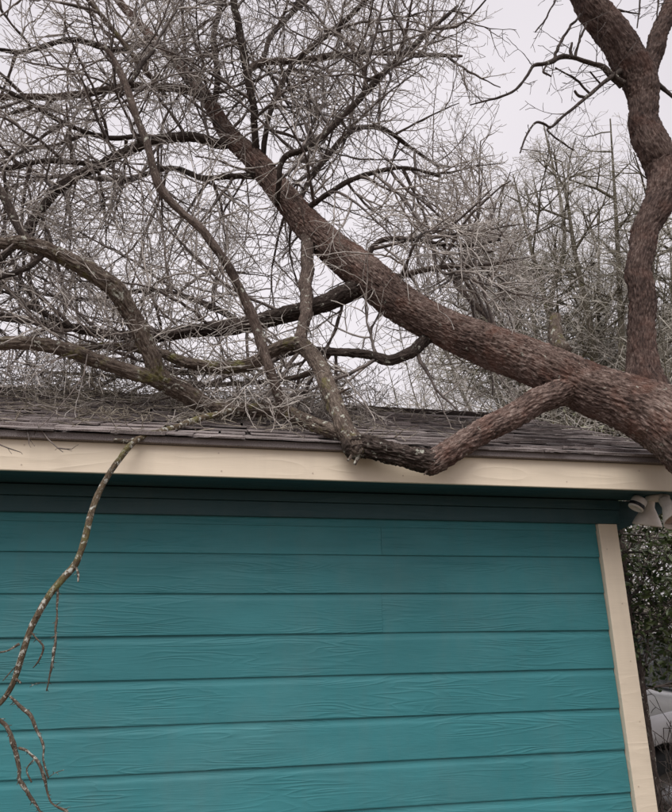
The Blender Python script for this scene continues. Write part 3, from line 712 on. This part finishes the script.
L('26', [(60, 322, 3.78, 6), (20, 300, 3.9, 5), (-20, 262, 4.0, 4)], M_dark)
L('27', [(150, 40, 4.28, 7), (118, 50, 4.2, 6), (70, 40, 4.1, 5), (20, 52, 4.0, 4), (-40, 40, 3.9, 3)], M_dark)
L('28', [(325, 30, 3.51, 5), (340, 36, 3.44, 4.5), (353, 50, 3.38, 4.5), (362, 66, 3.34, 4.5), (367, 86, 3.29, 4)], M_limb)
L('29', [(505, 348, 2.98, 8), (492, 322, 3.2, 6), (470, 300, 3.45, 5), (455, 280, 3.7, 5), (470, 250, 3.9, 4), (490, 215, 4.1, 3)], M_limb)

# --- side twigs of the rising limb, sharp against the sky
def ok_sky(q):
    px, py = project(q); return q.y > 1.9
SID = [[(622, 84, 2.57, 9), (611, 76, 2.56, 7), (603, 67, 2.55, 5.5), (590, 63, 2.54, 4.5), (575, 58, 2.53, 4.5), (563, 57, 2.52, 5), (553, 61, 2.51, 5), (543, 64, 2.5, 4), (533, 66, 2.5, 3.6), (527, 76, 2.5, 3), (515, 90, 2.49, 2.8), (500, 97, 2.48, 2.4), (485, 101, 2.47, 2), (470, 105, 2.47, 1.4)],
       [(553, 60, 2.51, 4), (559, 46, 2.5, 3.2), (566, 33, 2.49, 3), (580, 14, 2.47, 2.4)], [(571, 58, 2.53, 3), (570, 50, 2.52, 3), (571, 43, 2.52, 2.5)], [(575, 58, 2.53, 3), (577, 48, 2.52, 2.8), (581, 36, 2.51, 2.6), (586, 24, 2.5, 2)],
       [(620, 72, 2.57, 7), (612, 77, 2.55, 5), (600, 86, 2.54, 4), (587, 97, 2.53, 3.6), (575, 107, 2.52, 3.2), (562, 117, 2.51, 3), (551, 127, 2.5, 2.8), (544, 124, 2.49, 2.4), (535, 123, 2.49, 2.4), (526, 136, 2.48, 2), (520, 153, 2.47, 1.4)],
       [(551, 127, 2.5, 2.4), (547, 131, 2.5, 2), (560, 141, 2.5, 1.8), (574, 150, 2.5, 1.3)], [(587, 97, 2.53, 2.8), (578, 96, 2.52, 2.8), (574, 91, 2.51, 2.4)], [(590, 94, 2.53, 2.4), (580, 83, 2.52, 2.2), (570, 76, 2.51, 2), (555, 68, 2.5, 1.6)],
       [(600, 84, 2.54, 2), (590, 72, 2.53, 1.8)], [(548, 63, 2.5, 2), (543, 72, 2.5, 2.2), (551, 76, 2.49, 1.8)], [(658, 84, 2.57, 5), (668, 93, 2.55, 4), (682, 104, 2.53, 3)], [(636, 66, 2.55, 3), (640, 52, 2.53, 2.6), (639, 38, 2.52, 2)],
       [(605, 20, 2.55, 3), (612, 10, 2.52, 2.5), (640, 14, 2.5, 1.6)], [(655, -30, 2.5, 2.6), (658, 0, 2.5, 2), (657, 20, 2.5, 1.4)], [(640, -30, 2.5, 2.6), (640, 0, 2.5, 2), (637, 28, 2.5, 1.3)], [(578, -25, 2.5, 2.4), (556, 0, 2.5, 2), (545, 20, 2.5, 1.6), (535, 32, 2.5, 1.2)]]
for pts in SID: limb(pts, M_dark, 'side_twig', sides=10, step=.01, parent=o_rise)
spur = ([], [], [], [])
for o, pa in o_paths:
    if o.parent is o_rise:
        for i in range(3, len(pa)-1, 4):
            if random.random() < .6:
                d = Vector(pa[i, :3]-pa[i-1, :3]).normalized()
                grow(spur, Vector(pa[i, :3]), (perp(d)+d*.6).normalized(), random.choice((.02, .03, .05, .10, .18, .25)), .0026, 2, ok_sky, .8, maxlvl=3)
for i in range(22):                                            # short shoots along the limb itself
    k = random.randint(len(p_rise)//3, len(p_rise)-8); d = Vector(p_rise[k, :3]-p_rise[k-1, :3]).normalized(); e = perp(d)
    if e.x > .2 or random.random() < .3: grow(spur, Vector(p_rise[k, :3])+e*p_rise[k, 3]*.8, (e+d*.4).normalized(), random.uniform(.05, .35), .003, 1 if random.random() < .4 else 2, ok_sky, .8)
o = link('spur_twigs', strands_mesh('spur_twigs', sum(spur, []), 4), M_twigdark, o_rise); tag(o, kind='stuff')

# --- twigs through the whole crown
def feather(o, path, n, Lr, mat, r=.006, t0=0.1, kids=(6.0, 3.7, 2.6), bias=None, droop=.0, sides=3, ok=ok_crown):
    out = ([], [], [], [])
    m = len(path)
    for k in range(n):
        i = int(m*(t0+(1-t0)*((k+random.random())/n))); i = min(max(i, 1), m-1)
        d = Vector(path[i, :3]-path[i-1, :3]).normalized(); e = perp(d)
        if bias is not None: e = (e+Vector(bias)).normalized()
        dd = (d*random.uniform(.1, .9)+e).normalized()
        R = path[i, 3]
        grow(out, Vector(path[i, :3])+e*R*.6, dd, random.uniform(*Lr), min(r, R*.8), 0, ok, 1.0, kids, droop)
    thick = out[1]; thin = out[2]+out[3]
    if out[0]: tag(link('twigs', strands_mesh('twigs', out[0], 5), M_twigdark, o), kind='stuff')
    if thick: tag(link('twigs', strands_mesh('twigs', thick, 4), mat[0], o), kind='stuff')
    if thin: tag(link('twigs', strands_mesh('twigs', thin, sides), mat[1], o), kind='stuff')
    return sum(map(len, out))
DK, MD, PL = (M_twigdark, M_twig), (M_twig, M_twigpale), (M_twig, M_twigpale)
tot = 0
upper = tpath[tpath[:, 1] > 3.55]
trunk_o = [c for c in tree.children if c.name == 'trunk'][0]
tot += feather(trunk_o, upper, 22, (.35, 1.2), MD, .011)
plan = {'6': (26, MD), '7': (20, PL), '8': (18, DK), '9': (22, DK), '10': (18, DK), '11': (20, PL), '12': (30, DK), '13': (18, MD), '14': (24, MD), '15': (14, MD), '16': (18, DK), '17': (10, PL),
        '18': (16, MD), '19': (18, PL), '20': (18, PL), '21': (20, MD), '22': (22, MD), '23': (22, PL), '24': (10, DK), '25': (24, PL), '26': (10, MD), '27': (16, MD), '28': (6, MD), '29': (18, PL)}
for k, (n, mt) in plan.items():
    o, pa = LIMBS[k]; tot += feather(o, pa, max(4, int(n*.60)), (.4, 1.25), mt, .0118, t0=.08)
tot += feather(o_L1, p_L1[int(len(p_L1)*.55):], 12, (.2, .6), PL, .005)
tot += feather(o_L2, p_L2[int(len(p_L2)*.62):], 6, (.15, .45), MD, .005)
tot += feather(o_L2b, p_L2b, 5, (.12, .4), MD, .005)
tot += feather(o_L3, p_L3[len(p_L3)//4:], 6, (.1, .35), MD, .004)
tot += feather(o_L5, p_L5, 4, (.2, .5), PL, .004)
print('twigs', tot)

# --- brush of broken twigs lying on the roof (part of the crown pressed against the shingles)
def ok_roof(q):
    if q.y < YE-.1 or q.y > 5.2: return False
    h = q.z-zroof(max(q.y, YE)); return .008 < h < (.09 if q.y < 3.3 else .4) and q.x < 2.0
lit = ([], [], [], [])
for k in range(340):
    x = random.uniform(-2.3, 1.5)-.25*abs(random.gauss(0, 1)); y = random.uniform(YE+.08, YR+.2)
    if x > 0.2 and y < 3.6 and random.random() < .7: continue
    z = zroof(y)+random.uniform(.012, .03 if y < 3.3 else .12)
    d = Vector((random.gauss(0, 1), random.gauss(0, .6), 0)); d.z = d.y*SL*(1 if y < YR else -1)+random.uniform(-.06, .16); d.normalize()
    grow(lit, Vector((x, y, z)), d, random.uniform(.2, .7), .0034, random.choice((0, 1, 1)), ok_roof, 1.0, (6, 4, 3))
tag(link('roof_brush', strands_mesh('roof_brush', sum(lit, []), 3), M_brush, tree), kind='stuff')
# a few sprigs reaching over the eave
ov = ([], [], [], [])
for pts in ([(38, 425, 2.62), (48, 439, 2.585), (58, 448, 2.575), (63, 452, 2.57)], [(58, 448, 2.575), (66, 449, 2.57), (72, 449, 2.565)], [(-6, 442, 2.58), (8, 448, 2.57), (20, 452, 2.565)], [(27, 430, 2.6), (29, 438, 2.585), (29, 444, 2.58)],
            [(88, 352, 2.96), (84, 375, 2.86), (70, 395, 2.78), (50, 418, 2.68), (36, 430, 2.6)], [(10, 350, 2.9), (8, 370, 2.84), (3, 388, 2.78), (-4, 400, 2.74)]):
    q = [Vector(P(*c)) for c in pts]; ov[0].append((q, [.0038-.0022*i/(len(q)-1) for i in range(len(q))]))
    for i in range(1, len(q)):
        grow(ov, q[i], (perp(q[i]-q[i-1])+(q[i]-q[i-1]).normalized()).normalized(), random.uniform(.015, .05), .0014, 3, ok_any, .5)
tag(link('eave_sprigs', strands_mesh('eave_sprigs', sum(ov, []), 5), M_twigdark, tree), kind='stuff')

# ------------------------------------------------------------------ bare trees standing behind the shed
def bare_tree(name, base, H, spread, seed, label, group, nl=7, tw=16, pale=True, fork=.3, lean=(0, 0), moss=False, env=None):
    random.seed(seed)
    b = np.array([base[0], base[1], -.1]); t = empty(name, (b[0], b[1], 0)); tag(t, label, 'tree', group)
    R = H*.014
    def ok_t(q):
        if env is None: return q.z > .05
        px, py = project(q); cx, top, hw, drop = env
        return q.z > .05 and py > top+drop*((px-cx)/hw)**2+9*math.sin(q.x*6+q.z*4)
    top = b+np.array([lean[0]*.3, lean[1]*.3, H*fork])
    tr = spline([(*b, R*1.5), (*(b*.7+top*.3), R*1.05), (*(b*.3+top*.7)+np.array([random.uniform(-.1, .1), 0, 0]), R*.95), (*top, R*.85), (*(top+np.array([lean[0]*.1, 0, H*.12])), R*.6)], .1)
    link('trunk', sweep('trunk', tr, 16, 0, seed, knots=.35), M_bgbark, t)
    paths = []; out = ([], [], [], [])
    for k in range(nl):
        a = 2*math.pi*(k+random.uniform(-.3, .3))/nl; s0 = tr[int(len(tr)*random.uniform(.62, .99))]
        rr = spread*random.uniform(.55, 1.0); hh = (H-s0[2])*random.uniform(.42, 1.0)*(1 if rr < spread*.8 else .62)
        e = np.array([math.cos(a)*rr+lean[0], math.sin(a)*rr+lean[1], hh])
        pts = [(*s0[:3], R*.62)]
        for q, f in ((.2, .8), (.45, .6), (.7, .38), (1.0, .12)):
            j = np.array([random.gauss(0, 1), random.gauss(0, 1), random.gauss(0, .5)])*.05*rr
            pts.append((*(s0[:3]+e*np.array([q**.8, q**.8, q**1.15])+j), R*.62*f))
        pa = spline(pts, .12); o = link('limb', sweep('limb', pa, 10, 0, k+seed, knots=.4), M_bgbark, t); paths.append(pa)
        m = len(pa)
        for i_ in range(tw):
            i = min(m-1, max(2, int(m*(.15+.85*(i_+random.random())/tw))))
            d = Vector(pa[i, :3]-pa[i-1, :3]).normalized(); e_ = perp(d)
            grow(out, Vector(pa[i, :3]), (d*random.uniform(.2, .9)+e_+Vector((0, 0, .05))).normalized(), random.uniform(.6, 1.7)*H/10, min(.024, pa[i, 3]*.85), 0, ok_t, 2.0, (8.5, 5.4, 3.2), -.005, 3, .26)
    tag(link('twigs', strands_mesh('twigs', out[0]+out[1], 4), M_bgbark, t), kind='stuff')
    tag(link('twigs', strands_mesh('twigs', out[2]+out[3], 3), M_bgtwig, t), kind='stuff')
    if moss:
        pm = Vector(P(593, 265, base[1]-.3)); mo = ([], [], [], [])
        for k in range(160): mo[3].append(([pm, pm+rv().normalized()*random.uniform(.05, .11)], [.006, .002]))
        tag(link('moss_ball', strands_mesh('moss_ball', mo[3], 3), M_twigdark, t), kind='stuff')
    return t
G = 'bare trees standing behind the shed'
SEGM = 2.6
def gp(px, Y): p = P(px, 420, Y); return (p[0], p[1])
bare_tree('bare_tree', gp(600, 9.5), 11.3, 2.9, 31, 'tall bare grey-green tree behind the shed, left of the rising limb, crown highest', G, 14, 15, moss=True, env=(592, 112, 100, 80))
bare_tree('bare_tree', gp(716, 11.5), 12.0, 2.6, 32, 'bare tree at the right picture edge, seen right of the rising limb', G, 6, 13, env=(715, 100, 100, 60))
bare_tree('bare_tree', gp(520, 13.0), 9.6, 2.8, 33, 'lower bare tree behind the trunk, right beside the fallen crown', G, 7, 12, env=(515, 180, 90, 50))
bare_tree('bare_tree', gp(566, 11.0), 11.6, 2.6, 38, 'slender bare tree standing between the fallen crown and the tallest standing tree', G, 9, 14, env=(565, 138, 80, 60))
bare_tree('bare_tree', gp(400, 13.5), 8.6, 3.0, 34, 'bare tree seen through the middle of the fallen crown', G, 4, 6)
bare_tree('bare_tree', gp(120, 13.0), 8.6, 3.0, 36, 'bare tree seen through the left of the fallen crown', G, 4, 6)
random.seed(77)

# ------------------------------------------------------------------ pale thicket behind the roof
M_olive = plain('pale_olive_leaf', (0.24, 0.245, 0.15), .5, var=.45, scale=5)
M_leaf = plain('evergreen_leaf', (0.075, 0.10, 0.036), .32, var=.6, scale=9)
def leaves_mesh(name, pts, size, jit=.35):
    n = len(pts); p = np.asarray(pts)
    d = rng.normal(size=(n, 3)); d[:, 2] = d[:, 2]*.6-.25; d /= np.linalg.norm(d, axis=1)[:, None]
    w = np.cross(d, rng.normal(size=(n, 3))); w /= np.linalg.norm(w, axis=1)[:, None]; u = np.cross(d, w)
    L_ = size*(1+jit*rng.uniform(-1, 1, n))[:, None]; W_ = L_*.21
    V = np.stack([p, p+d*L_*.35+w*W_+u*L_*.05, p+d*L_*.72+w*W_*.8+u*L_*.03, p+d*L_-u*L_*.1, p+d*L_*.72-w*W_*.8+u*L_*.03, p+d*L_*.35-w*W_+u*L_*.05], 1).reshape(-1, 3)
    i = np.arange(n)*6; F = np.concatenate([np.stack([i, i+1, i+2, i+3], 1), np.stack([i, i+3, i+4, i+5], 1)])
    return mesh_np(name, V, F, False)
def shrub(name, base, H, spread, seed, label, group, nstem, leaf, mats, cat='shrub', lsize=.04):
    random.seed(seed); t = empty(name, (base[0], base[1], 0)); tag(t, label, cat, group)
    out = ([], [], [], []); lp_ = []
    for k in range(nstem):
        a = random.uniform(0, 6.28); r0 = random.uniform(0, .25)*spread
        p0 = Vector((base[0]+r0*math.cos(a), base[1]+r0*math.sin(a), -.05)); rr = spread*random.uniform(.2, 1)
        pts = [(*p0, .022)]; e = Vector((math.cos(a)*rr, math.sin(a)*rr, H*random.uniform(.65, 1)))
        for q in (.15, .3, .45, .6, .8, 1.0):
            pp = p0+Vector((e.x*q**1.3, e.y*q**1.3, e.z*q))+rv()*.16*min(H, 3)*.4; pts.append((*pp, .022*(1.05-q*.85)))
        pa = spline(pts, .1); link('stem', sweep('stem', pa, 8, 0, k, knots=.3), M_bgbark, t)
        for i_ in range(10):
            i = min(len(pa)-1, int(len(pa)*(.25+.75*random.random()))); d = Vector(pa[i, :3]-pa[i-1, :3]).normalized()
            grow(out, Vector(pa[i, :3]), (d*.5+perp(d)+Vector((0, 0, .1))).normalized(), random.uniform(.4, 1.1), .009, 0, ok_any, 1.7, (6, 4, 2.4), .03, 3, .2)
    st = sum(out, []); tag(link('twigs', strands_mesh('twigs', st, 3), mats[0], t), kind='stuff')
    for s_ in out[2]+out[3]:
        for q in s_[0][1:]:
            if q.z < H*.62 and random.random() < leaf: lp_.append(tuple(q))
    if lp_: tag(link('leaves', leaves_mesh('leaves', lp_, lsize), mats[1], t), kind='stuff')
    return t
G2 = 'pale brush behind the shed roof'
for i, (px, Y, H, lab) in enumerate(((475, 8.0, 5.6, 'pale brushy shrub behind the roof, below the trunk and left of the stub'), (560, 8.4, 7.0, 'pale brushy shrub behind the trunk near the broken stub'),
                                     (625, 7.6, 6.4, 'olive-tinged pale shrub in the crook of trunk and rising limb'), (705, 8.8, 6.0, 'pale shrub at the right picture edge behind the trunk'), (395, 8.6, 4.6, 'pale shrub behind the roof, below the middle of the trunk'))):
    shrub('brush_shrub', gp(px, Y), H, 1.9, 60+i, lab, G2, 13, .6, (M_twigpale if i not in (0, 2) else M_bgtwig, M_olive), lsize=.055)
random.seed(5)

SEGM = 1.0
# ------------------------------------------------------------------ evergreen by the corner of the shed
eb = P(655, 800, 3.62)
ev = empty('evergreen_tree', (float(eb[0]), float(eb[1]), 0))
tag(ev, 'small dark green evergreen tree with a thin trunk just past the shed corner', 'tree')
et = spline([(eb[0]+.03, eb[1], -.1, .06), (eb[0], eb[1]+.02, .55, .046), (eb[0]+.03, eb[1]+.05, 1.1, .042), (eb[0]+.10, eb[1]+.15, 1.6, .034), (eb[0]+.2, eb[1]+.25, 2.05, .02), (eb[0]+.3, eb[1]+.35, 2.35, .01)], .02)
link('trunk', sweep('trunk', et, 28, .004, 4), M_dark, ev)
eo = ([], [], [], []); lpts = []
def ok_ev(q):
    if q.z > 2.62+.1*math.sin(q.x*7) or q.z < 1.14: return False
    if q.x < 2.12 or (q.x < 2.56 and q.z > zroof(max(YE, q.y))-.22): return False
    return ((q.x-3.15)/1.25)**2+((q.y-3.95)/.55)**2+((q.z-1.85)/.95)**2 < 1.0+.15*math.sin(q.x*11+q.z*9)
for k in range(34):
    i = random.randint(int(len(et)*.45), len(et)-1); d = Vector((random.gauss(.5, .8), random.gauss(.2, .6), random.gauss(.1, .5))).normalized()
    grow(eo, Vector(et[i, :3]), d, random.uniform(.4, 1.5), .008, 0, ok_ev, 1.2, (10, 6, 3), .05, 3, .22)
tag(link('twigs', strands_mesh('twigs', eo[0]+eo[1], 3), M_twigdark, ev), kind='stuff')
for s_ in eo[1]+eo[2]+eo[3]:
    for q in s_[0]:
        if random.random() < .24: lpts.append(tuple(q))
print('leaves', len(lpts))
tag(link('leaves', leaves_mesh('leaves', lpts, .042), M_leaf, ev), kind='stuff')
shrub('undergrowth_shrub', (2.95, 3.85), .55, .3, 88, 'low leafy undergrowth at the foot of the evergreen by the shed corner', None, 4, .16, (M_twigdark, M_leaf), lsize=.04)
G3 = 'leafless brush beyond the driveway'
shrub('brush_shrub', (10.5, 13.5), 2.6, 2.4, 90, 'brown leafless brush beyond the car, seen through the evergreen', None, 12, .1, (M_bgtwig, M_olive))
shrub('brush_shrub', (13.5, 17.0), 3.0, 2.6, 91, 'farther brown brush behind the evergreen at the right edge', None, 12, .1, (M_bgtwig, M_olive))

# ------------------------------------------------------------------ silver car parked beyond the corner
M_car = plain('silver_car_paint', (0.62, 0.61, 0.62), .28, metal=.35, var=.03, coat=.8)
M_glass = plain('car_glass', (0.02, 0.025, 0.028), .06, var=.05, coat=.5)
M_tyre = plain('tyre_rubber', (0.02, 0.02, 0.02), .85)
M_rim = plain('wheel_alloy', (0.45, 0.45, 0.46), .3, metal=.9)
M_headl = plain('headlight_lens', (0.6, 0.6, 0.6), .1, coat=1)
def car(x0, y0):
    """length along +x (nose at x0), near side at y0"""
    c = empty('parked_car', (x0+2.2, y0+.88, 0)); tag(c, 'silver car parked beyond the shed corner, mostly hidden by the evergreen', 'car')
    ax = (.82, 3.48); R = .37
    def arch(cx): return [(cx+R*math.cos(a), .33+R*math.sin(a)) for a in np.linspace(math.pi*1.06, -.06*math.pi, 14)]
    pr = [(.10, .30)]+[(ax[0]-R-.02, .26)]+arch(ax[0])+[(ax[0]+R+.02, .24), (ax[1]-R-.02, .24)]+arch(ax[1])+[(ax[1]+R+.02, .28), (4.38, .36), (4.42, .62), (4.36, .93), (4.10, .99), (3.3, .97), (1.35, .95), (.95, .915), (.5, .84), (.16, .74), (.03, .58), (.02, .42)]
    v, f = prism([(x0+x, z) for x, z in pr], y0, y0+1.76, 'y')
    v = [(x, y, z) for x, y, z in v]
    body = link('body', fix_normals(mesh_py('body', v, f)), M_car, c); bevel(body, .05, 4); body.data.shade_smooth()
    cab = [(1.20, .93), (1.75, 1.30), (2.05, 1.43), (2.6, 1.47), (3.3, 1.42), (3.75, 1.25), (4.2, .97)]
    vv = []; n = len(cab)
    for s_, ins in ((0, .06), (1, .06)):
        for x, z in cab:
            k = .06+.16*max(0, (z-.95)/.5); vv.append((x0+x, y0+k if s_ == 0 else y0+1.76-k, z))
    ff = [tuple(range(n)), tuple(range(n, 2*n))[::-1]]+[(i, n+i, n+(i+1) % n, (i+1) % n) for i in range(n)]
    o = link('cabin', fix_normals(mesh_py('cabin', vv, ff)), M_car, c); bevel(o, .04, 3); o.data.shade_smooth()
    def quad(name, pts, mat, yoff, parent=c):
        a = [(x0+x, y0+(.06+.16*max(0, (z-.95)/.5))-yoff, z) for x, z in pts]; b_ = [(x, y+.012, z) for x, y, z in a]; m_ = len(a)
        return link(name, fix_normals(mesh_py(name, a+b_, [tuple(range(m_)), tuple(range(m_, 2*m_))[::-1]]+[(i, (i+1) % m_, m_+(i+1) % m_, m_+i) for i in range(m_)])), mat, parent)
    quad('side_window', [(1.62, 1.0), (1.92, 1.28), (2.1, 1.37), (2.5, 1.395), (2.5, 1.0)], M_glass, .006)
    quad('side_window', [(2.58, 1.0), (2.58, 1.395), (3.2, 1.355), (3.55, 1.22), (3.62, 1.0)], M_glass, .006)
    a = [(x0+1.25, y0+.22, .985), (x0+1.25, y0+1.54, .985), (x0+1.77, y0+1.44, 1.335), (x0+1.77, y0+.32, 1.335)]
    b_ = [(x-.012, y, z+.016) for x, y, z in a]
    link('windscreen', fix_normals(mesh_py('windscreen', a+b_, [(0, 1, 2, 3), (7, 6, 5, 4), (0, 4, 5, 1), (1, 5, 6, 2), (2, 6, 7, 3), (3, 7, 4, 0)])), M_glass, c)
    for y in (y0-.002, y0+1.60):
        boxobj('headlight', (x0+.06, x0+.42, y+.02, y+.14, .62, .72), M_headl, c, .03)
    boxobj('wing_mirror', (x0+1.62, x0+1.74, y0-.16, y0+.06, .96, 1.08), M_car, c, .03)
    boxobj('door_handle', (x0+2.28, x0+2.46, y0-.02, y0+.01, .80, .83), M_car, c, .008)
    for cx in ax:
        for yy, sg in ((y0+.02, 1), (y0+1.74, -1)):
            w_ = lathe([(.20, .0), (.29, -.012), (.315, .01), (.318, .19), (.29, .205), (.2, .2)], 36)
            o = link('wheel', fix_normals(mesh_py('wheel', *w_, smooth=True)), M_tyre, c, loc=(x0+cx, yy, .318), rot=(math.radians(-90*sg), 0, 0))
            r_ = lathe([(0, .03), (.05, .028), (.07, .04), (.17, .05), (.195, .02), (.205, .012)], 36)
            q = bpy.data.objects.new('rim', mesh_py('rim', *r_, smooth=True)); q.data.materials.append(M_rim); C.objects.link(q); q.parent = o
car(2.42, 4.40)
